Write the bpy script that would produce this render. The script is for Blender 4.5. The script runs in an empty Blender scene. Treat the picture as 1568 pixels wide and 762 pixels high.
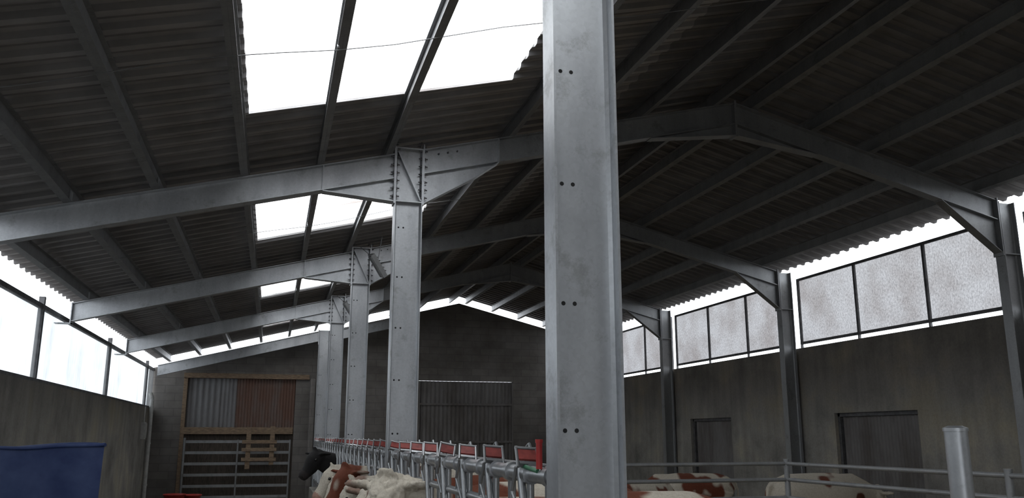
import bpy, bmesh, math, random
from mathutils import Vector, Matrix, noise
random.seed(4)
EYE=1.7
SC=bpy.context.scene
try:
    SC.view_settings.view_transform='Standard'
except Exception as e:
    print(e)

# ------------------------------------------------------------------ materials
def newmat(name):
    m=bpy.data.materials.new(name); m.use_nodes=True
    nt=m.node_tree
    for n in list(nt.nodes): nt.nodes.remove(n)
    out=nt.nodes.new('ShaderNodeOutputMaterial')
    return m,nt,out
def ramp(nt,fac,stops):
    r=nt.nodes.new('ShaderNodeValToRGB')
    els=r.color_ramp.elements
    els[0].position=stops[0][0]; els[0].color=(*stops[0][1],1)
    els[1].position=stops[-1][0]; els[1].color=(*stops[-1][1],1)
    for p,c in stops[1:-1]:
        e=els.new(p); e.color=(*c,1)
    nt.links.new(fac,r.inputs[0]); return r.outputs[0]
def coords(nt,scale=(1,1,1)):
    tc=nt.nodes.new('ShaderNodeTexCoord'); mp=nt.nodes.new('ShaderNodeMapping')
    mp.inputs['Scale'].default_value=scale
    nt.links.new(tc.outputs['Object'],mp.inputs[0]); return mp.outputs[0]
def noisetex(nt,vec,scale,detail=4,rough=.6):
    n=nt.nodes.new('ShaderNodeTexNoise'); n.inputs['Scale'].default_value=scale
    n.inputs['Detail'].default_value=detail; n.inputs['Roughness'].default_value=rough
    nt.links.new(vec,n.inputs['Vector']); return n.outputs[0]
def mixc(nt,a,b,fac,mode='MULTIPLY'):
    x=nt.nodes.new('ShaderNodeMix'); x.data_type='RGBA'; x.blend_type=mode
    if isinstance(fac,(int,float)): x.inputs[0].default_value=fac
    else: nt.links.new(fac,x.inputs[0])
    for s,v in ((6,a),(7,b)):
        if isinstance(v,tuple): x.inputs[s].default_value=(*v,1)
        else: nt.links.new(v,x.inputs[s])
    return x.outputs[2]
def principled(nt,out,col,rough=.7,metal=0.,bump=None,bs=.2,bd=.01):
    p=nt.nodes.new('ShaderNodeBsdfPrincipled')
    if isinstance(col,tuple): p.inputs['Base Color'].default_value=(*col,1)
    else: nt.links.new(col,p.inputs['Base Color'])
    p.inputs['Roughness'].default_value=rough; p.inputs['Metallic'].default_value=metal
    if bump is not None:
        b=nt.nodes.new('ShaderNodeBump'); b.inputs['Strength'].default_value=bs
        b.inputs['Distance'].default_value=bd
        nt.links.new(bump,b.inputs['Height']); nt.links.new(b.outputs[0],p.inputs['Normal'])
    nt.links.new(p.outputs[0],out.inputs[0]); return p
def simple(name,c0,c1,scale=6,rough=.7,metal=0.,stretch=(1,1,1),bs=.2,lo=.35,hi=.65):
    m,nt,out=newmat(name)
    v=coords(nt,stretch); n=noisetex(nt,v,scale)
    c=ramp(nt,n,[(lo,c0),(hi,c1)])
    principled(nt,out,c,rough,metal,n,bs); return m
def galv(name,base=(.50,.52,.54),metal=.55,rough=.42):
    m,nt,out=newmat(name)
    v=coords(nt)
    vo=nt.nodes.new('ShaderNodeTexVoronoi'); vo.inputs['Scale'].default_value=60
    nt.links.new(v,vo.inputs['Vector'])
    c1=ramp(nt,vo.outputs['Color'],[(0,tuple(b*.93 for b in base)),(1,tuple(min(1,b*1.05) for b in base))])
    n=noisetex(nt,coords(nt,(1,1,.25)),5,4,.6)
    c2=ramp(nt,n,[(.3,(.8,.8,.81)),(.6,(1,1,1))])
    c=mixc(nt,c1,c2,1.)
    n2=noisetex(nt,v,4,7,.75)
    c3=ramp(nt,n2,[(.56,(1,1,1)),(.66,(.76,.75,.73))])
    c=mixc(nt,c,c3,1.)
    p=principled(nt,out,c,rough,metal,n,.05)
    r=nt.nodes.new('ShaderNodeMapRange'); r.inputs[3].default_value=rough-.1; r.inputs[4].default_value=rough+.15
    nt.links.new(n2,r.inputs[0]); nt.links.new(r.outputs[0],p.inputs['Roughness'])
    return m
M_galv=galv('galvanised_steel',(.52,.54,.56),.75,.4)
M_galvd=galv('galvanised_steel_dull_shaded',(.32,.328,.335),.5,.48)  # darker steel copy; right-hand rafters and columns carry their shade as colour
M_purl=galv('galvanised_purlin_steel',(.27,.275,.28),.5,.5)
M_pipe=galv('galvanised_pipe',(.38,.39,.40),.8,.33)
M_bolt=simple('bolt_steel',(.12,.12,.13),(.25,.25,.26),30,.5,.7)
M_hole=simple('bolt_hole_shade',(.01,.01,.01),(.02,.02,.02),30,.9)  # near-black discs on the web, painting the shade inside the holes
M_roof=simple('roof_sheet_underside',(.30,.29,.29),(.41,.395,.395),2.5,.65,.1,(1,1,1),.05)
M_roofd=simple('roof_sheet_rib_shade',(.21,.203,.205),(.28,.27,.272),2.5,.65,.1,(1,1,1),.05)  # darker rib flanks: rib shading put into the sheet colour
M_roof2=simple('roof_sheet_shaded',(.16,.155,.16),(.22,.213,.218),2.5,.65,.1,(1,1,1),.05)  # darker copy of the roof sheet; right-hand dimness painted into the colour
M_roof2d=simple('roof_sheet_shaded_rib',(.13,.127,.13),(.18,.175,.178),2.5,.65,.1,(1,1,1),.05)  # rib flanks of the darkened copy, shade in the colour as well
M_wood=simple('weathered_timber',(.13,.09,.06),(.28,.20,.13),9,.8,0,(1,8,8))
M_woodd=simple('dark_timber',(.05,.04,.032),(.10,.08,.065),6,.85,0,(8,8,1))
M_red=simple('red_plastic',(.36,.02,.02),(.5,.05,.04),10,.45)
M_dred=simple('worn_red_plastic',(.16,.025,.022),(.34,.06,.05),14,.5)
M_green=simple('green_plastic',(.03,.15,.08),(.05,.2,.1),10,.45)
M_blue=simple('blue_plastic_dirty',(.010,.028,.11),(.05,.08,.19),3,.6,0,(1,1,1),.3)
M_white=simple('white_plastic',(.40,.40,.39),(.52,.52,.5),10,.5)
M_frame=simple('window_frame_steel',(.07,.07,.075),(.14,.14,.145),10,.6,.3)
M_floor=simple('dirty_concrete_floor',(.10,.09,.075),(.22,.2,.17),2.5,.85)
M_straw=simple('straw',(.18,.13,.07),(.32,.26,.15),25,.95,bs=.8)
M_yard=simple('concrete_yard',(.18,.175,.17),(.26,.25,.24),1.5,.95)

def concrete(name,dark,light,warm):
    m,nt,out=newmat(name)
    v=coords(nt)
    n=noisetex(nt,v,.9,8,.65)
    c=ramp(nt,n,[(.3,dark),(.5,light),(.7,warm)])
    n2=noisetex(nt,coords(nt,(3,3,.35)),1.5,5)
    c=mixc(nt,c,ramp(nt,n2,[(.35,(.6,.6,.6)),(.65,(1,1,1))]),.55)
    n3=noisetex(nt,v,28,5,.7)
    c=mixc(nt,c,ramp(nt,n3,[(.3,(.75,.75,.75)),(.6,(1,1,1))]),.7)
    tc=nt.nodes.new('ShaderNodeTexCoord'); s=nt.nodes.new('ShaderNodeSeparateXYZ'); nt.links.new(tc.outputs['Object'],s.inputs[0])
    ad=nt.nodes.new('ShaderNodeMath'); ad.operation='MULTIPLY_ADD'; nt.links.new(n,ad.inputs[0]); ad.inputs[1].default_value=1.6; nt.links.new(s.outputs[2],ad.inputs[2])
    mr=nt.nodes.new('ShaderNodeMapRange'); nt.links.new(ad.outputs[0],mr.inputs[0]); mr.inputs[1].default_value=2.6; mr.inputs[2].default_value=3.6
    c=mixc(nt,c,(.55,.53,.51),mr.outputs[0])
    principled(nt,out,c,.92,0,n3,.35,.02); return m
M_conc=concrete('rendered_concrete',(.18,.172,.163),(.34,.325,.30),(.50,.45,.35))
def blocks(name):
    m,nt,out=newmat(name)
    tc=nt.nodes.new('ShaderNodeTexCoord'); s=nt.nodes.new('ShaderNodeSeparateXYZ'); cb=nt.nodes.new('ShaderNodeCombineXYZ')
    nt.links.new(tc.outputs['Object'],s.inputs[0]); nt.links.new(s.outputs[0],cb.inputs[0]); nt.links.new(s.outputs[2],cb.inputs[1])
    b=nt.nodes.new('ShaderNodeTexBrick'); nt.links.new(cb.outputs[0],b.inputs['Vector'])
    b.inputs['Scale'].default_value=1; b.inputs['Brick Width'].default_value=.5; b.inputs['Row Height'].default_value=.2
    b.inputs['Mortar Size'].default_value=.01
    b.inputs['Color1'].default_value=(.17,.16,.152,1); b.inputs['Color2'].default_value=(.205,.192,.18,1); b.inputs['Mortar'].default_value=(.15,.142,.135,1)
    n=noisetex(nt,tc.outputs['Object'],1.5,7)
    c=mixc(nt,b.outputs[0],ramp(nt,n,[(.3,(.6,.58,.56)),(.65,(1,1,1))]),1.)
    principled(nt,out,c,.95,0,b.outputs[1],-.2,.01); return m
M_block=blocks('concrete_block')
def corr(name,base,rust,lo,hi):
    m,nt,out=newmat(name)
    n=noisetex(nt,coords(nt,(1,1,.3)),2.2,7,.7)
    c=ramp(nt,n,[(lo,base),(hi,rust)])
    principled(nt,out,c,.7,.2,n,.1); return m
M_corr_g=corr('corrugated_grey',(.20,.20,.205),(.13,.12,.115),.45,.7)
M_corr_b=corr('corrugated_brown',(.19,.183,.18),(.11,.098,.09),.4,.65)
M_corr_r=corr('corrugated_rusty',(.15,.13,.12),(.13,.07,.05),.35,.6)
def glazing(name,lo,hi,tint,scale,streak,trans=.15,rl=.35,rh=.65,big=(.7,.66,.64)):
    m,nt,out=newmat(name)
    n=noisetex(nt,coords(nt,(1,1,streak)),scale,6,.75)
    n2=noisetex(nt,coords(nt),1.3,3)
    c=ramp(nt,n,[(rl,tuple(lo*t for t in tint)),(rh,tuple(hi*t for t in tint))])
    c=mixc(nt,c,ramp(nt,n2,[(.3,big),(.6,(1,1,1))]),1.)
    t=nt.nodes.new('ShaderNodeBsdfTransparent'); nt.links.new(c,t.inputs[0])
    d=nt.nodes.new('ShaderNodeBsdfTranslucent'); nt.links.new(c,d.inputs[0])
    mx=nt.nodes.new('ShaderNodeMixShader'); mx.inputs[0].default_value=trans
    nt.links.new(t.outputs[0],mx.inputs[1]); nt.links.new(d.outputs[0],mx.inputs[2])
    nt.links.new(mx.outputs[0],out.inputs[0]); return m
M_skyl=glazing('translucent_skylight_sheet',.9,1.,(1,1,1),4,1)
M_gl_l=glazing('milky_polycarbonate',.30,.46,(.97,1,1.02),1.6,.12,.2,big=(.8,.82,.84))
M_gl_r=glazing('dirty_wet_glazing',.09,.20,(1,.985,.99),38,.7,.1,.3,.6)

# ------------------------------------------------------------------ mesh builder
class MB:
    def __init__(s): s.v=[]; s.f=[]; s.m=[]; s.sm=[]
    def add(s,vs,fs,mi=0,smooth=False):
        o=len(s.v); s.v+= [tuple(v) for v in vs]
        for f in fs: s.f.append(tuple(i+o for i in f)); s.m.append(mi); s.sm.append(smooth)
    def box(s,x0,x1,y0,y1,z0,z1,mi=0,M=None):
        vs=[Vector((x,y,z)) for x in (x0,x1) for y in (y0,y1) for z in (z0,z1)]
        if M is not None: vs=[M@v for v in vs]
        s.add(vs,[(0,1,3,2),(4,6,7,5),(0,4,5,1),(2,3,7,6),(0,2,6,4),(1,5,7,3)],mi)
    def prism(s,pts,y0,y1,mi=0):
        n=len(pts)
        vs=[(x,y0,z) for x,z in pts]+[(x,y1,z) for x,z in pts]
        fs=[tuple(range(n)),tuple(range(2*n-1,n-1,-1))]+[((i+1)%n,i,i+n,(i+1)%n+n) for i in range(n)]
        s.add(vs,fs,mi)
    def cyl(s,p0,p1,r0,r1=None,n=12,mi=0,caps=True):
        p0=Vector(p0);p1=Vector(p1); r1=r0 if r1 is None else r1
        t=(p1-p0).normalized(); a=t.orthogonal().normalized(); b=t.cross(a)
        vs=[]
        for p,r in ((p0,r0),(p1,r1)):
            for i in range(n):
                q=2*math.pi*i/n; vs.append(p+a*math.cos(q)*r+b*math.sin(q)*r)
        s.add(vs,[(i,(i+1)%n,(i+1)%n+n,i+n) for i in range(n)],mi,True)
        if caps: s.add(vs,[tuple(range(n-1,-1,-1)),tuple(range(n,2*n))],mi)
    def tube(s,pts,r,n=10,mi=0):
        for a,b in zip(pts[:-1],pts[1:]): s.cyl(a,b,r,n=n,mi=mi)
    def loft(s,rings,n=16,mi=0):
        vs=[]
        for c,a,b in rings:
            for i in range(n):
                q=2*math.pi*i/n; vs.append(Vector(c)+Vector(a)*math.cos(q)+Vector(b)*math.sin(q))
        fs=[]
        for k in range(len(rings)-1):
            for i in range(n):
                fs.append((k*n+i,k*n+(i+1)%n,(k+1)*n+(i+1)%n,(k+1)*n+i))
        fs.append(tuple(range(n-1,-1,-1))); L=(len(rings)-1)*n; fs.append(tuple(range(L,L+n)))
        s.add(vs,fs,mi,True)
    def build(s,name,mats,parent=None,bevel=0,fix=True):
        me=bpy.data.meshes.new(name); me.from_pydata(s.v,[],s.f)
        for m in mats: me.materials.append(m)
        for p,mi,sm in zip(me.polygons,s.m,s.sm): p.material_index=mi; p.use_smooth=sm
        if fix:
            bm=bmesh.new(); bm.from_mesh(me); bmesh.ops.recalc_face_normals(bm,faces=bm.faces); bm.to_mesh(me); bm.free()
        ob=bpy.data.objects.new(name,me); SC.collection.objects.link(ob)
        if parent: ob.parent=parent
        if bevel:
            b=ob.modifiers.new('b','BEVEL'); b.width=bevel; b.segments=2; b.limit_method='ANGLE'
        return ob

# ------------------------------------------------------------------ geometry definitions
XL,XR,XRIDGE=-3.0,9.1,5.1
Y0,Y1=-6.0,24.2
FY=[-1.6,3.33,8.52,13.52,18.52,23.4]
def zc(x):
    return EYE+(2.47+.25*x if x<=XRIDGE else 2.47+.25*XRIDGE-.25*(x-XRIDGE))
def rz(x): return zc(x)+.30
# roof sheets -------------------------------------------------------
SKY=[(0.2,2.2),(4.75,7.2),(10.3,12.3),(15.6,17.6),(20.6,22.4)]
SKX=(-.34,2.0)
PER=.25; RH=-.04
def roofprofile(y0,y1):
    def h(y):
        f=(y/PER-math.floor(y/PER))*PER
        if f<=.15: return 0
        if f<=.17: return (f-.15)/.02*RH
        if f<=.23: return RH
        return (PER-f)/.02*RH
    raw=[];k=math.floor(y0/PER)
    while k*PER<y1+PER:
        b=k*PER; raw+=[(b+.0001,0),(b+.07,0),(b+.08,-.008),(b+.09,0),(b+.15,0),(b+.17,RH),(b+.23,RH)]; k+=1
    return [(y0,h(y0))]+[p for p in raw if y0+.001<p[0]<y1-.001]+[(y1,h(y1))]
def roofpiece(mb,xa,xb,ya,yb,mi,mi2=None):
    pr=roofprofile(ya,yb)
    n=len(pr)
    vs=[(xa,y,rz(xa)+h+.045) for y,h in pr]+[(xb,y,rz(xb)+h+.045) for y,h in pr]
    for i in range(n-1):
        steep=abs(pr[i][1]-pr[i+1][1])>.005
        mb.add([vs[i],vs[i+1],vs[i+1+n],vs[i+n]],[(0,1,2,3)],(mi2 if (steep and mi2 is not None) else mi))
mb=MB()
RY0,RY1=-6.3,24.5
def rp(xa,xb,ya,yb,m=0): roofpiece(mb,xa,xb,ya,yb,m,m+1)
rp(-3.08,SKX[0],RY0,RY1)
y=RY0
for a,b in SKY:
    rp(SKX[0],SKX[1],y,a); y=b
rp(SKX[0],SKX[1],y,RY1)
rp(SKX[1],3.5,RY0,RY1)
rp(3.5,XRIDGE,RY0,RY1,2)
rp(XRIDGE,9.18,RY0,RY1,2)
mb.prism([(XRIDGE-.25,rz(XRIDGE)+.03),(XRIDGE,rz(XRIDGE)+.10),(XRIDGE+.25,rz(XRIDGE)+.03),(XRIDGE,rz(XRIDGE)+.095)],RY0,RY1,0)
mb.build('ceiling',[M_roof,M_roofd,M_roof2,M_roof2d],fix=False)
for a,b in SKY:
    mb=MB(); roofpiece(mb,SKX[0],SKX[1],a,b,0); mb.build('roof_skylight',[M_skyl],fix=False)
# purlins -----------------------------------------------------------
PX=[-2.7,-1.95,-1.2,-.4,.33,1.02,2.35,3.1,3.92,4.85,5.35,6.15,6.95,7.74,8.5]
for px in PX:
    mb=MB(); sl=.25 if px<XRIDGE else -.25
    z1=rz(px)-.003; z0=z1-.16; w=.035
    ya,yb=RY0+.1,RY1-.05
    mb.box(px-.003,px+.003,ya,yb,z0,z1)
    mb.prism([(px-w,z1-w*sl-.004),(px+w,z1+w*sl-.004),(px+w,z1+w*sl),(px-w,z1-w*sl)],ya,yb)
    mb.prism([(px-w,z0-w*sl),(px+w,z0+w*sl),(px+w,z0+w*sl+.006),(px-w,z0-w*sl+.006)],ya,yb)
    mb.build('roof_purlin',[M_purl])
# columns -----------------------------------------------------------
CX0,CX1=1.09,1.378; CW=.075; CXM=(CX0+CX1)/2
def ibeam_col(mb,x0,x1,yc,z0,z1,hw=CW,tf=.011,tw=.008):
    mb.box(x0,x0+tf,yc-hw,yc+hw,z0,z1); mb.box(x1-tf,x1,yc-hw,yc+hw,z0,z1)
    mb.box(x0+tf,x1-tf,yc-tw/2,yc+tw/2,z0,z1)
    for xa,sx in ((x0+tf,1),(x1-tf,-1)):
        for sy in (-1,1):
            y=yc+sy*tw/2; mb.add([(xa,y,z0),(xa+sx*.015,y,z0),(xa,y+sy*.015,z0),(xa,y,z1),(xa+sx*.015,y,z1),(xa,y+sy*.015,z1)],[(1,2,5,4)],0)
def bolt(mb,x,y,z,ax,mi=1,r=.014,h=.014):
    p=Vector((x,y,z)); d={'y':Vector((0,-1,0)),'x':Vector((1,0,0)),'-x':Vector((-1,0,0)),'z':Vector((0,0,1))}[ax]
    mb.cyl(p,p+d*h,r,n=6,mi=mi); mb.cyl(p+d*h,p+d*(h+.02),r*.5,n=6,mi=mi)
for yc in FY:
    last=yc>23
    mb=MB(); top=zc(CXM)+(.17 if not last else .0)
    ibeam_col(mb,CX0,CX1,yc,0,top)
    mb.box(CX0-.06,CX1+.06,yc-.15,yc+.15,0,.02)
    for bx in (CX0-.03,CX1+.03):
        for by in (-.11,.11): bolt(mb,bx,yc+by,.02,'z',1)
    for k in range(8):
        z=EYE+.02+.52*(k-3)
        if z<.2 or z>top-.7: continue
        for hx in (.055,.105):
            mb.cyl((CX0+hx,yc-.0045,z),(CX0+hx,yc+.0045,z),.0095,n=14,mi=2)
            mb.cyl((CX0+hx,yc-.0044,z),(CX0+hx,yc+.0044,z),.0115,n=14,mi=0)
    zb=zc(CXM)-.42
    if not last:
      for sy in (-1,1):
        ya,yb=sorted((yc+sy*.004,yc+sy*CW))
        mb.box(CX0+.011,CX1-.011,ya,yb,zb,zb+.012)
        mb.box(CX0+.011,CX1-.011,ya,yb,top-.014,top)
        mb.prism([(CX0+.02,top-.05),(CX0+.035,top-.05),(CX1-.012,zb+.02),(CX1-.027,zb+.02)],ya,yb)
    ob=mb.build('steel_column',[M_galv,M_bolt,M_hole])
# rafters -----------------------------------------------------------
def slab(mb,xa,za,xb,zb,t,yc,hw,mi=0):
    mb.prism([(xa,za),(xb,zb),(xb,zb+t),(xa,za+t)],yc-hw,yc+hw,mi)
def web(mb,pts,yc,mi=0): mb.prism(pts,yc-.004,yc+.004,mi)
def rafter(mb,xa,xb,yc,hd=.135,hw=.065,o=0,mi=0):
    web(mb,[(xa,zc(xa)-hd+o),(xb,zc(xb)-hd+o),(xb,zc(xb)+hd+o),(xa,zc(xa)+hd+o)],yc,mi)
    slab(mb,xa,zc(xa)-hd+o,xb,zc(xb)-hd+o,.011,yc,hw,mi); slab(mb,xa,zc(xa)+hd-.011+o,xb,zc(xb)+hd-.011+o,.011,yc,hw,mi)
def endplate(mb,x,z0,z1,yc,hw=.075,t=.014,mi=0): mb.box(x-t/2,x+t/2,yc-hw,yc+hw,z0,z1,mi)
for yc in FY:
    mb=MB(); hd=.135
    if yc>23:
        rafter(mb,-2.88,CX0-.014,yc,o=-.13); rafter(mb,CX1+.014,3.2,yc,o=-.2)
        endplate(mb,CX0-.007,zc(CX0)-.35,zc(CX0)+.05,yc); endplate(mb,CX1+.007,zc(CX1)-.4,zc(CX1)-.02,yc)
        mb.build('steel_rafter',[M_galv,M_bolt]); 
        mb=MB(); ibeam_col(mb,8.81,9.06,yc,0,zc(8.9)-.1); mb.build('steel_eave_column',[M_galvd]); continue
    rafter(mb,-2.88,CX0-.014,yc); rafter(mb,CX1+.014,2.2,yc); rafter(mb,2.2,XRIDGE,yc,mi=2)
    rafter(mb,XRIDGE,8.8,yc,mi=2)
    xa,xb=.36,CX0-.014; zlo=zc(CXM)-.41
    web(mb,[(xa,zc(xa)-hd),(xb,zlo),(xb,zc(xb)-hd)],yc); slab(mb,xa,zc(xa)-hd-.01,xb,zlo-.01,.011,yc,.065)
    xa2,xb2=2.2,CX1+.014; xm=1.95
    web(mb,[(xb2,zlo),(xm,zc(xm)-hd-.12),(xa2,zc(xa2)-hd),(xb2,zc(xb2)-hd)],yc)
    slab(mb,xb2,zlo-.01,xm,zc(xm)-hd-.13,.011,yc,.065); slab(mb,xm,zc(xm)-hd-.13,xa2,zc(xa2)-hd-.01,.011,yc,.065)
    for x in (xa,xa2):
        for sy in (-1,1):
            ya,yb=sorted((yc+sy*.004,yc+sy*.064)); mb.box(x-.006,x+.006,ya,yb,zc(x)-hd,zc(x)+hd)
    for x,ax,s in ((CX0-.007,'x',-1),(CX1+.007,'-x',1)):
        zt=zc(CXM)+.22
        endplate(mb,x,zlo-.03,zt,yc,.08)
        zs=[zlo+.05+i*.085 for i in range(8)]
        for z in zs:
            for sy in (-.05,.05):
                bolt(mb,x+s*.007,yc+sy,z,'x' if s>0 else '-x'); bolt(mb,x-s*.018,yc+sy,z,'-x' if s>0 else 'x')
    for bx in (1.55,1.65,1.75): bolt(mb,bx,yc-.004,zc(bx)+.07,'y',r=.01)
    zl=zc(XRIDGE)-hd-.13
    for sg in (-1,1):
        xe=XRIDGE+sg*1.1
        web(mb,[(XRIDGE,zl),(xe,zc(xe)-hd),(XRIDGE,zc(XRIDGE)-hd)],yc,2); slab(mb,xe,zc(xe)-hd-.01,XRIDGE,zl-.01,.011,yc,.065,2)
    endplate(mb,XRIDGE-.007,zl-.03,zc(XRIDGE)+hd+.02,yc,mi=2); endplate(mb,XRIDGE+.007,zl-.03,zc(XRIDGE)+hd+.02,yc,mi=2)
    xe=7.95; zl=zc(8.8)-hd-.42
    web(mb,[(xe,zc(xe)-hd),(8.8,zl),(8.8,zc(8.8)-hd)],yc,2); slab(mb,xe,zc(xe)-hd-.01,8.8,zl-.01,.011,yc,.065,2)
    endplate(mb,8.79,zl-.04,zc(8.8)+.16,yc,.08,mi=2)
    mb.box(-2.894,-2.88,yc-.08,yc+.08,zc(-2.88)-.17,zc(-2.88)+.14)
    mb.box(-3.1,-2.88,yc-.06,yc+.06,zc(-2.88)-.17,zc(-2.88)-.155)
    for px in PX:
        z=zc(px)+hd; mb.box(px+.006,px+.014,yc-.05,yc+.05,z-.005,z+.13)
    mb.build('steel_rafter',[M_galv,M_bolt,M_galvd])
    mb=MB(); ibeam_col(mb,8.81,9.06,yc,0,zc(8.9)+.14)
    for sy in (-1,1):
        ya,yb=sorted((yc+sy*.004,yc+sy*.074))
        mb.box(8.82,9.05,ya,yb,zc(8.9)-.55,zc(8.9)-.538)
    mb.box(8.76,9.08,yc-.12,yc+.12,0,.02)
    mb.build('steel_eave_column',[M_galvd])

# floor & ground ------------------------------------------------------
mb=MB(); mb.box(XL-.15,XR+.2,Y0-.3,Y1+.2,-.2,0); mb.build('floor',[M_floor])
mb=MB(); mb.box(-80,80,-80,100,-.5,-.21); mb.build('ground',[M_yard])
mb=MB(); nx,ny=40,90; vs=[];fs=[]
for i in range(nx):
    for j in range(ny):
        x=1.6+i*(7.1/(nx-1)); yy=.2+j*(23.6/(ny-1))
        e=min(i,nx-1-i,j,ny-1-j)
        vs.append((x,yy,.004+(.02*noise.noise(Vector((x*2,yy*2,0)))+.02)*min(1,e/2)))
for i in range(nx-1):
    for j in range(ny-1): a=i*ny+j; fs.append((a,a+ny,a+ny+1,a+1))
mb.add(vs,fs,0,True); mb.build('straw_bedding',[M_straw])
# walls -------------------------------------------------------------
WL=EYE+.69
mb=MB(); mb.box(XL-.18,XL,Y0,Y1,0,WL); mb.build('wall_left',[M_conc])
WR=EYE+1.54; DRH=EYE+.37
DR=[(10.6,12.55),(15.95,17.75)]
mb=MB(); y=Y0
for a,b in DR:
    mb.box(XR,XR+.2,y,a,0,WR); mb.box(XR,XR+.2,a,b,DRH,WR); y=b
mb.box(XR,XR+.2,y,Y1,0,WR)
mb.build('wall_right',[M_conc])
GD1=(-2.3,.58,EYE+1.56); GD2=(3.96,6.75,EYE+1.54)
mb=MB(); br=[XL-.18,GD1[0],GD1[1],GD2[0],XRIDGE,GD2[1],XR+.2]
for a,b in zip(br[:-1],br[1:]):
    m=(a+b)/2; z0=0
    if GD1[0]<m<GD1[1]: z0=GD1[2]
    if GD2[0]<m<GD2[1]: z0=GD2[2]
    mb.prism([(a,z0),(b,z0),(b,rz(b)-.25),(a,rz(a)-.25)],Y1,Y1+.2)
mb.build('wall_back',[M_block])
mb=MB(); FD=(-2.6,1.6,3.6); br=[XL-.18,FD[0],FD[1],XRIDGE,XR+.2]  # unseen wall behind the camera, added with this doorway to limit incoming light
for a,b in zip(br[:-1],br[1:]):
    m=(a+b)/2; z0=FD[2] if FD[0]<m<FD[1] else 0
    mb.prism([(a,z0),(b,z0),(b,rz(b)+.02),(a,rz(a)+.02)],Y0-.2,Y0)
mb.build('wall_front_unseen',[M_block])
mb=MB(); mb.box(.95,1.08,Y1-.6,Y1-.005,0,EYE+1.5); mb.build('block_pier',[M_block],bevel=.01)
# windows left -------------------------------------------------------
wt=EYE+1.72; wi=0
ys=[Y0+.05,-2.5,2.5,7.5,12.5,17.6,22.8,Y1-.05]
for a,b in zip(ys[:-1],ys[1:]):
    wi+=1; e=bpy.data.objects.new('window_%d'%wi,None); SC.collection.objects.link(e)
    mb=MB(); X=XL-.06
    mb.box(X-.03,X+.03,a,b,WL,WL+.05); mb.box(X-.03,X+.03,a,b,wt-.06,wt)
    mb.box(X-.03,X+.04,a,a+.07,WL+.05,wt+.1)
    mb.build('frame',[M_frame],e)
    mb=MB(); n=24
    vs=[];
    for i in range(n+1):
        yy=a+.07+(b-a-.07)*i/n
        for z in (WL+.05,wt-.05): vs.append((X+.01*math.sin(i*1.9),yy,z))
    mb.add(vs,[(2*i,2*i+2,2*i+3,2*i+1) for i in range(n)]); mb.build('glazing',[M_gl_l],e,fix=False)
# windows right -------------------------------------------------------
fr=FY; zb=EYE+1.61; zt=EYE+2.81
for i in range(len(fr)):
    a=fr[i]+.1; b=(fr[i+1]-.1) if i+1<len(fr) else Y1-.02
    if b-a<1.5: continue
    wi+=1; e=bpy.data.objects.new('window_%d'%wi,None); SC.collection.objects.link(e)
    X=XR+.06; mb=MB()
    mb.box(X-.02,X+.02,a,b,zb,zb+.045); mb.box(X-.02,X+.02,a,b,zt-.04,zt)
    n=3
    for k in range(n+1):
        yy=a+(b-a-.04)*k/n; mb.box(X-.02,X+.02,yy,yy+.04,zb+.045,zt-.04)
        mb.box(X-.02,X+.02,yy+.005,yy+.035,WR,zb)
    mb.build('frame',[M_frame],e)
    mb=MB()
    for k in range(n):
        ya=a+(b-a-.04)*k/n+.04; yb=a+(b-a-.04)*(k+1)/n
        mb.add([(X,ya,zb+.045),(X,yb,zb+.045),(X,yb,zt-.04),(X,ya,zt-.04)],[(0,1,2,3)])
    mb.build('glazing',[M_gl_r],e,fix=False)
# doors ----------------------------------------------------------------
def corrug(mb,u0,u1,z0,z1,w,axis,mi=0,per=.076,amp=.011):
    n=int((u1-u0)/per*6); vs=[]
    for i in range(n+1):
        u=u0+(u1-u0)*i/n; o=w+amp*math.sin(2*math.pi*(u-u0)/per)
        for z in (z0,z1): vs.append((u,o,z) if axis=='x' else (o,u,z))
    mb.add(vs,[(2*i,2*i+2,2*i+3,2*i+1) for i in range(n)],mi,True)
di=0
for a,b in DR:
    di+=1; e=bpy.data.objects.new('door_%d'%di,None); SC.collection.objects.link(e)
    mb=MB(); corrug(mb,a+.06,b-.06,.03,DRH-.05,XR+.12,'y'); mb.build('leaf',[M_corr_b],e,fix=False)
    mb=MB(); mb.box(XR+.06,XR+.19,a,a+.06,0,DRH); mb.box(XR+.06,XR+.19,b-.06,b,0,DRH); mb.box(XR+.06,XR+.19,a,b,DRH-.06,DRH)
    mb.build('frame',[M_frame],e,bevel=.004)
di+=1; e=bpy.data.objects.new('door_%d'%di,None); SC.collection.objects.link(e)
a,b,t=GD1
mb=MB(); s1=a+.95; s2=a+1.35
corrug(mb,a+.05,s1,1.85,t-.02,Y1+.08,'x',0,.15,.02); corrug(mb,s1,s2,1.8,t-.02,Y1+.06,'x',0,.1,.014); corrug(mb,s2,b,1.8,t-.02,Y1+.07,'x',1)
mb.box(a,b,Y1+.12,Y1+.14,0,t,2)
mb.build('leaf',[M_corr_g,M_corr_r,M_woodd],e,fix=False)
mb=MB(); mb.box(a+.02,b-.02,Y1-.03,Y1+.04,1.74,1.92)
mb.box(a,a+.1,Y1-.02,Y1+.1,0,t); mb.box(a,.93,Y1-.1,Y1-.005,t-.06,t+.07)
mb.build('timber_rail',[M_wood],e,bevel=.006)
mb=MB(); yy=Y1-.3
mb.box(-.62,-.5,yy,yy+.06,.85,1.92); mb.box(-.02,.1,yy,yy+.06,.95,1.95)
for z in (1.05,1.3,1.5): mb.box(-.72,.16,yy-.03,yy,z,z+.09)
mb.build('timber_hurdle',[M_wood],bevel=.004)
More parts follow.
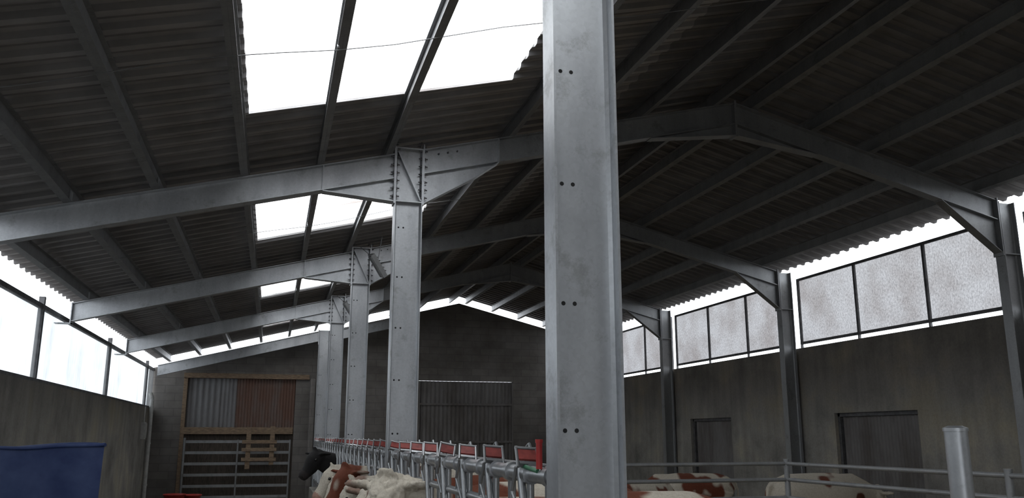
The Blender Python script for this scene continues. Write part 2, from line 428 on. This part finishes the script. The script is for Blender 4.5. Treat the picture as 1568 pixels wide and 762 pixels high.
def gate(name,x0,x1,yy,z0,z1,n=6,r=.018,hb=None):
    mb=MB()
    for i in range(n):
        z=z0+(z1-z0)*i/(n-1)
        if hb: mb.box(x0,x1,yy-.012,yy+.012,z-hb,z+hb)
        else: mb.cyl((x0,yy,z),(x1,yy,z),r)
    for x in (x0,(x0+x1)/2,x1): mb.cyl((x,yy,z0-.05),(x,yy,z1+.05),r*1.2)
    mb.cyl((x0,yy,0),(x0,yy,z1+.1),r*1.6)
    return mb.build(name,[M_purl])
gate('metal_gate',-2.15,.5,Y1-.2,.15,1.55,6,.02,.035)
di+=1; e=bpy.data.objects.new('door_%d'%di,None); SC.collection.objects.link(e)
a,b,t=GD2
mb=MB(); corrug(mb,a,b,.05,t-.012,Y1+.05,'x',0,.12,.016); mb.build('leaf',[M_corr_b],e,fix=False)
mb=MB()
for z in (.3,1.5,2.55): mb.box(a,b,Y1+.0,Y1+.03,z,z+.06)
mb.box(a,a+.05,Y1-.01,Y1+.03,.05,t-.04); mb.box(b-.05,b,Y1-.01,Y1+.03,.05,t-.04); mb.build('frame',[M_corr_b],e)
mb=MB(); mb.box(XL+.001,XL+.08,22.3,22.62,1.62,2.02); mb.box(XL+.08,XL+.1,22.33,22.59,1.65,1.99); mb.cyl((XL+.04,22.46,2.02),(XL+.04,22.46,WL),.012)
mb.build('electrical_box',[M_white],bevel=.01)
mb=MB(); mb.cyl((XL+.07,23.3,0),(XL+.07,23.3,EYE+.9),.05,n=16); mb.cyl((XL+.07,23.3,EYE+.9),(XL+.02,23.3,EYE+1.05),.05,n=16)
for z in (.5,1.5,2.4): mb.cyl((XL+.07,23.3,z),(XL+.07,23.3,z+.04),.06,n=16)
mb.build('downpipe',[M_white])
def tub(name,cx,cy,r0,r1,h,mat):
    mb=MB(); n=24; prof=[(0,0),(r0,0),(r1,h),(r1+.02,h),(r1+.02,h-.03),(r1-.01,h-.005),(r0-.02,.03),(0,.03)]
    vs=[];
    for r,z in prof:
        for i in range(n):
            q=2*math.pi*i/n; vs.append((cx+r*math.cos(q),cy+r*math.sin(q),z))
    mb.add(vs,[(k*n+i,k*n+(i+1)%n,(k+1)*n+(i+1)%n,(k+1)*n+i) for k in range(len(prof)-1) for i in range(n)],0,True)
    return mb.build(name,[mat])
tub('red_bucket',-2.05,21.5,.17,.23,.4,M_red)
tub('red_bucket',-1.7,21.9,.15,.2,.36,M_red)
# blue bin ----------------------------------------------------------
mb=MB()
x0,x1,ya,yb,h=-2.8,-1.28,7.6,8.5,EYE-.12
def rimz(x,y): return .05*(x-x0)/(x1-x0)+.02*noise.noise(Vector((x*2.5,y*2.5,9)))
def wall_strip(p,q,z0,z1,inset,mi=0):
    n=30; vs=[]
    p=Vector(p);q=Vector(q); d=(q-p).normalized(); nn=Vector((d.y,-d.x,0))
    for i in range(n+1):
        for k in range(11):
            t=k/10; z=z0+(z1-z0)*t
            pt=p.lerp(q,i/n); rib=.004*math.sin(i/n*math.pi*10)*math.sin(math.pi*t) ; w=.03*noise.noise(Vector((pt.x*3,pt.y*3,z*3)))*math.sin(math.pi*i/n)
            c=Vector(((x0+x1)/2,(ya+yb)/2,0)); sc=1-inset*(1-t)
            pp=c+(pt-c)*sc+nn*(w+rib*math.sin(math.pi*i/n))
            vs.append((pp.x,pp.y,z+rimz(pt.x,pt.y)*t))
    mb.add(vs,[(i*11+k,(i+1)*11+k,(i+1)*11+k+1,i*11+k+1) for i in range(n) for k in range(10)],mi,True)
    rim=[]
    for i in range(n+1):
        pt=p.lerp(q,i/n); rim.append((pt.x,pt.y,z1+rimz(pt.x,pt.y)))
    mb.tube(rim,.016,8,mi)
cs=[(x0,ya,0),(x1,ya,0),(x1-.2,yb,0),(x0,yb,0)]
for i in range(4): wall_strip(cs[i],cs[(i+1)%4],.1,h,.05)
mb.box(x0+.06,x1-.26,ya+.06,yb-.06,.1,.12)
for sx in (x0+.15,x1-.4):
    for sy in (ya+.12,yb-.22): mb.box(sx,sx+.1,sy,sy+.1,0,.1)
mb.build('blue_feed_bin',[M_blue],fix=False)
mb=MB(); cx,cy=3.03,3.3
mb.cyl((cx,cy,0),(cx,cy,EYE+.02),.05,n=28); mb.cyl((cx,cy,EYE+.02),(cx,cy,EYE+.035),.054,n=28); mb.cyl((cx,cy,EYE+.035),(cx,cy,EYE+.045),.054,.03,n=28)
mb.cyl((cx,cy,0),(cx,cy,.02),.12,n=28)
mb.build('galvanised_post',[M_galv])
# feed curb & barrier ------------------------------------------------
for fa,fb in zip(FY[1:-1],FY[2:]):
    mb=MB(); mb.box(1.02,1.45,fa+.16,fb-.16,0,.42); mb.build('feed_kerb',[M_conc],bevel=.02)
bx=1.15; zt=EYE-.17
for bi,(fa,fb) in enumerate(zip(FY[1:-1],FY[2:])):
    mb=MB(); a=fa+.09; b=fb-.09
    mb.cyl((bx,a,zt),(bx,b,zt),.036,n=18); mb.cyl((bx+.0,a,zt-.17),(bx,b,zt-.17),.024,n=14); mb.cyl((bx,a,.55),(bx,b,.55),.03,n=14)
    for yy in (a+.1,b-.1): mb.cyl((bx,yy,.42),(bx,yy,zt+.03),.03,n=14); mb.box(bx-.0,bx+.06,yy-.03,yy+.03,zt-.06,zt+.02)
    n=8; u=(b-a)/n
    for k in range(n):
        y0=a+u*k; yc=y0+u*.5
        mb.cyl((bx,y0+.1,.55),(bx,y0+.1,zt),.02)
        mb.tube([(bx,yc+.02,.55),(bx,yc+.06,.8),(bx,yc+.1,zt-.17),(bx,yc+.1,zt)],.018)
        p0=Vector((bx-.03,yc-.16,.62)); p1=Vector((bx-.03,yc-.02,1.0)); p2=Vector((bx-.03,yc+.17,zt+.06))
        mb.tube([p0,p1,p2],.019)
        mb.cyl((bx-.05,yc-.02,1.0),(bx+.03,yc-.02,1.0),.035)
        mb.cyl((bx,y0+.07,zt),(bx,y0+.13,zt),.046,n=16); mb.cyl((bx,yc+.07,zt),(bx,yc+.13,zt),.046,n=16)
        R=Matrix.Translation((bx-.01,yc+.12,zt+.082))@Matrix.Rotation(math.radians(-38+random.uniform(-7,7)),4,'X')@Matrix.Rotation(math.radians(8+random.uniform(-4,8)),4,'Y')
        W_=.042;H_=.032
        mb.box(-W_,W_,-.006,.006,-H_*.85,H_*.9,1,R)
        fr_=[R@Vector(q) for q in ((-W_-.008,-.005,-.075),(-W_-.006,0,H_+.01),(W_+.006,0,H_+.01),(W_+.008,-.005,-.075))]
        mb.tube(fr_,.0075,8)
        for q in fr_[1:3]: mb.cyl(q+Vector((-.006,0,0)),q+Vector((.006,0,0)),.009,n=8)
        mb.box(-W_,W_,-.012,.012,-.06,-.045,0,R)
        q0=R@Vector((W_*.6,.008,H_)); mb.tube([q0,q0+Vector((0,.03,.035)),q0+Vector((0,.075,.02)),Vector((bx,yc+.24,zt+.035))],.007,8)
        mb.tube([(bx-.05,yc+.16,zt+.03),(bx-.06,yc+.2,zt-.08),(bx-.04,yc+.13,zt-.2)],.009,8)
    mb.cyl((bx+.045,a,zt+.04),(bx+.045,b,zt+.04),.008,n=8)
    if fa<4:
        mb.cyl((bx-.03,3.6,zt+.03),(bx-.03,3.6,zt+.14),.014,n=14,mi=2); mb.cyl((bx-.03,3.6,zt+.14),(bx-.03,3.6,zt+.155),.017,n=14,mi=2)
        mb.cyl((bx-.03,3.62,zt+.02),(bx-.03,3.85,zt+.035),.010,n=10,mi=3)
    mb.build('feed_barrier',[M_pipe,M_dred,M_red,M_green])
# pen rails ------------------------------------------------------------
mb=MB(); zr=[EYE-.3,EYE-.47,EYE-.66,EYE-.88,EYE-1.12]
for z in zr:
    mb.cyl((1.55,8.5,z),(5.5,8.5,z),.021); mb.cyl((5.5,8.5,z),(5.5,-2.,z),.021)
for p in ((5.5,8.5),(5.5,5.5),(5.5,2.5),(5.5,-.5),(3.5,8.5),(1.6,8.5)):
    mb.cyl((p[0],p[1],0),(p[0],p[1],EYE-.26),.03); mb.cyl((p[0],p[1],EYE-.26),(p[0],p[1],EYE-.25),.034)
mb.build('pen_railing',[M_galvd])
# wires ----------------------------------------------------------------
for yy in (5.65,11.0,16.2):
    mb=MB(); pts=[(x,yy+.02*math.sin(x*2),zc(x)+.12-.02*math.sin(x*3)) for x in [ -2.9+.4*i for i in range(20)]]
    mb.tube(pts,.0035,6)
    mb.cyl((.3,yy-.05,zc(.3)+.1),(.3,yy+.05,zc(.3)+.16),.008,n=6)
    mb.build('tie_wire',[M_purl])
for yc in FY[3:5]:
    mb=MB(); R=Matrix.Translation((1.45,yc-.5,EYE+2.58))@Matrix.Rotation(math.radians(-35),4,'Y')@Matrix.Rotation(math.radians(15),4,'X')
    mb.box(-.035,.035,-.09,.09,-.2,.2,0,R); mb.box(-.05,-.035,-.075,.075,-.185,.185,0,R)
    for z in (-.12,-.06,0,.06,.12): mb.box(.035,.06,-.08,.08,z-.005,z+.005,0,R)
    mb.cyl((1.45,yc-.5,EYE+2.68),(1.5,yc-.5,zc(1.5)+.2),.006,n=6); mb.cyl((1.4,yc-.5,EYE+2.68),(1.2,yc-.1,EYE+2.95),.005,n=6)
    mb.build('hanging_floodlight',[M_purl])

# ------------------------------------------------------------------ cows
def hair():
    m,nt,out=newmat('cow_hair')
    a=nt.nodes.new('ShaderNodeAttribute'); a.attribute_name='Col'
    n=noisetex(nt,coords(nt),45,5,.8)
    c=mixc(nt,a.outputs[0],ramp(nt,n,[(.35,(.7,.66,.6)),(.6,(1,1,1))]),.7)
    principled(nt,out,c,.85,0,n,.45,.02); return m
M_hair=hair()
M_eye=simple('cow_eye',(.004,.003,.003),(.01,.008,.006),5,.08)
def cow(loc,rot,brown=(.17,.045,.02),headz=1.28,headx=1.22,pitch=-35,yaw=0,seed=0,white=.0,scale=1.,facewhite=True,curl=.5):
    mb=MB(); Y=Vector((0,1,0))
    def L(path,n=18,side=Y,yoff=0):
        rings=[];C=[Vector((p[0],yoff,p[1])) for p in path]
        for i,p in enumerate(path):
            t=(C[min(i+1,len(C)-1)]-C[max(i-1,0)]).normalized()
            u=side.cross(t)*-1
            rings.append((C[i],side*p[2],u.normalized()*p[3]))
        mb.loft(rings,n)
    nx,nz=headx,headz
    L([(-.86,1.12,.08,.1),(-.8,1.1,.2,.2),(-.6,1.05,.27,.31),(-.3,1.0,.31,.36),(.05,.97,.34,.39),(.35,.97,.3,.39),(.58,1.02,.22,.33),(.75,1.08,.16,.26),
       (.75+(nx-.75)*.5,1.1+(nz-1.1)*.55-.01,.12,.2),(nx,nz-.02,.1,.15)])
    hp=math.radians(pitch); hy=math.radians(yaw)
    f=Vector((math.cos(hp)*math.cos(hy),math.cos(hp)*math.sin(hy),math.sin(hp))); s=Vector((-math.sin(hy),math.cos(hy),0)); u=f.cross(s)
    H0=Vector((nx-.03,0,nz+.03))
    hr=[(-.07,.0,.08,.09),(0,.0,.125,.135),(.08,.005,.14,.145),(.17,.0,.14,.145),(.25,-.015,.115,.13),(.33,-.03,.09,.105),(.4,-.035,.092,.095),(.46,-.04,.1,.088),(.5,-.045,.085,.07),(.515,-.045,.05,.04)]
    mb.loft([(H0+f*a+u*b,s*c,u*d) for a,b,c,d in hr],20)
    mb.loft([(H0+f*.04+u*.08,s*.09,u*.03),(H0+f*.0+u*.14,s*.08,u*.035),(H0+f*-.02+u*.175,s*.04,u*.025)],12)
    for sg in (-1,1):
        b=H0+f*.03+s*sg*.11+u*.05; o=(s*sg*1.-f*.12-u*.05).normalized(); w=(u*.75+f*.4).normalized(); tn=o.cross(w)
        mb.loft([(b,w*.03,tn*.024),(b+o*.06,w*.058,tn*.022),(b+o*.13,w*.068,tn*.018),(b+o*.2,w*.045,tn*.016),(b+o*.245,w*.014,tn*.012)],10)
    mb.loft([(H0+f*.08-u*.09,s*.09,u*.06),(H0+f*.25-u*.12,s*.065,u*.045),(H0+f*.42-u*.1,s*.06,u*.035)],12)
    mb.loft([(Vector((.6,0,.8)),Y*.04,Vector((0,0,.12))),(Vector((.8,0,.86)),Y*.03,Vector((0,0,.12))),(Vector((nx-.06,0,nz-.16)),Y*.03,Vector((0,0,.05)))],10)
    for sg in (-1,1):
        L([(.48,.95,.08,.15),(.5,.75,.08,.1),(.5,.6,.06,.07),(.51,.44,.052,.056),(.5,.36,.042,.045),(.49,.2,.034,.038),(.5,.11,.045,.05),(.52,.06,.048,.055),(.53,.0,.055,.07)],12,yoff=sg*.17)
        L([(-.6,1.0,.1,.24),(-.56,.8,.1,.17),(-.6,.65,.07,.1),(-.7,.52,.05,.065),(-.7,.42,.04,.048),(-.67,.24,.035,.04),(-.66,.12,.045,.05),(-.64,.06,.048,.055),(-.62,0,.055,.07)],12,yoff=sg*.18)
    L([(-.35,.72,.1,.1),(-.38,.62,.14,.14),(-.4,.54,.1,.1),(-.4,.5,.04,.04)],14)
    L([(-.8,1.22,.04,.04),(-.9,1.18,.03,.03),(-.95,1.0,.022,.022),(-.96,.7,.02,.02),(-.95,.5,.035,.035),(-.95,.35,.02,.02)],10)
    me=bpy.data.meshes.new('c'); me.from_pydata(mb.v,[],mb.f)
    bm=bmesh.new(); bm.from_mesh(me); bmesh.ops.recalc_face_normals(bm,faces=bm.faces); bm.to_mesh(me); bm.free()
    ob=bpy.data.objects.new('tmp',me); SC.collection.objects.link(ob)
    r=ob.modifiers.new('r','REMESH'); r.mode='VOXEL'; r.voxel_size=.018
    sm=ob.modifiers.new('s','SMOOTH'); sm.iterations=3; sm.factor=.5
    dg=bpy.context.evaluated_depsgraph_get(); me2=bpy.data.meshes.new_from_object(ob.evaluated_get(dg))
    bpy.data.objects.remove(ob)
    at=me2.attributes.new('Col','FLOAT_COLOR','POINT')
    W=Vector((.66,.61,.52)); B=Vector(brown); PK=Vector((.45,.27,.22)); so=Vector((seed*7.3,seed*3.1,0))
    for i,v in enumerate(me2.vertices):
        p=v.co.copy(); d=(p-H0); hf=d.dot(f); hu=d.dot(u); hs=abs(d.dot(s))
        nn=noise.noise(p*2.0+so)+.35*noise.noise(p*6+so)
        t=min(1,max(0,(nn+white)*8+.5)); c=B.lerp(W,t)
        inhead=hf>-.12 and d.length<.62 and p.x>nx-.35
        if inhead and facewhite:
            k=.11+.05*noise.noise(p*9+so)
            if hf>-.02 and (hs<k or hf>.2): c=W.copy()
            else: c=c.lerp(W,.3)
            if curl and hf<.26 and hu>0:
                q=noise.noise(p*32)*.9+noise.noise(p*60)*.5; v.co+=v.normal*(.02*curl*(q+.5))
        if inhead and hf>.42: c=PK.copy() if facewhite else Vector((.03,.025,.025))
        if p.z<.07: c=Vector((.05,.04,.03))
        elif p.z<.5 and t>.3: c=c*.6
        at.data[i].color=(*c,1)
    me2.materials.clear(); me2.materials.append(M_hair)
    for p in me2.polygons: p.use_smooth=True
    e=bpy.data.objects.new('cow',None); SC.collection.objects.link(e)
    body=bpy.data.objects.new('body',me2); SC.collection.objects.link(body); body.parent=e
    eb=MB()
    for sg in (-1,1):
        c=H0+f*.17+s*sg*.124+u*.05; rr=.024
        rings=[]
        for k in range(9):
            q=math.pi*k/8; rings.append((c+f*math.cos(q)*rr,s*max(.0005,math.sin(q)*rr),u*max(.0005,math.sin(q)*rr)))
        eb.loft(rings,12)
        c=H0+f*.49+s*sg*.05-u*.02
        eb.loft([(c,s*.014,u*.018),(c+f*.022,s*.011,u*.013)],8)
    eb.build('eyes_and_nostrils',[M_eye],e)
    e.location=loc; e.rotation_euler=(0,0,rot); e.scale=(scale,)*3
PI=math.pi
cow((2.03,6.55,0),PI,headz=1.3,headx=1.18,pitch=-48,yaw=62,seed=1,white=.25,curl=.95)
cow((2.1,7.75,0),PI+.05,headz=1.18,headx=1.2,pitch=-50,yaw=40,seed=2,white=-.1,curl=.8)
cow((2.1,9.2,0),PI,headz=1.15,headx=1.18,pitch=-55,yaw=-15,seed=12,white=.3,curl=.8)
cow((2.1,10.3,0),PI-.03,headz=1.24,headx=1.2,pitch=-45,yaw=35,seed=3,white=-.3,facewhite=False)
cow((2.1,11.5,0),PI,headz=1.1,headx=1.15,pitch=-45,yaw=20,seed=4,white=.1)
cow((2.1,13.0,0),PI,headz=1.15,headx=1.15,pitch=-45,yaw=10,seed=14,white=.2)
cow((2.0,15.6,0),PI,brown=(.012,.011,.012),headz=1.34,headx=1.2,pitch=-42,yaw=35,seed=5,white=-.6,facewhite=False)
cow((2.1,5.2,0),PI,headz=1.0,headx=1.12,pitch=-55,yaw=-10,seed=6,white=-.1)
cow((6.95,10.1,0),.2,headz=1.0,headx=1.2,pitch=-50,seed=7,white=.1,scale=.9)
cow((3.05,7.2,0),PI*.5,headz=1.0,headx=1.15,pitch=-60,seed=8,white=.35,scale=.83)
cow((5.1,11.5,0),.6,headz=.9,headx=1.15,pitch=-60,seed=9,white=.0,scale=.8)
cow((6.9,13.5,0),PI*.9,headz=.9,headx=1.15,pitch=-60,seed=10,white=.1,scale=.8)

# ------------------------------------------------------------------ world & camera
w=bpy.data.worlds.new('overcast_sky'); SC.world=w; w.use_nodes=True; nt=w.node_tree
bg=nt.nodes['Background']; tc=nt.nodes.new('ShaderNodeTexCoord'); sp=nt.nodes.new('ShaderNodeSeparateXYZ')
nt.links.new(tc.outputs['Generated'],sp.inputs[0])
c=ramp(nt,sp.outputs[2],[(0.,(.80,.84,.9)),(.5,(.93,.97,1.))])
nt.links.new(c,bg.inputs[0]); bg.inputs[1].default_value=4.1
cd=bpy.data.cameras.new('camera'); cam=bpy.data.objects.new('camera',cd); SC.collection.objects.link(cam)
cd.sensor_width=36; cd.lens=1300/1568*36; cd.clip_start=.05; cd.clip_end=500
cam.location=(0,0,EYE); cam.rotation_euler=(math.radians(90+12.4),0,math.radians(-15.5))
SC.camera=cam
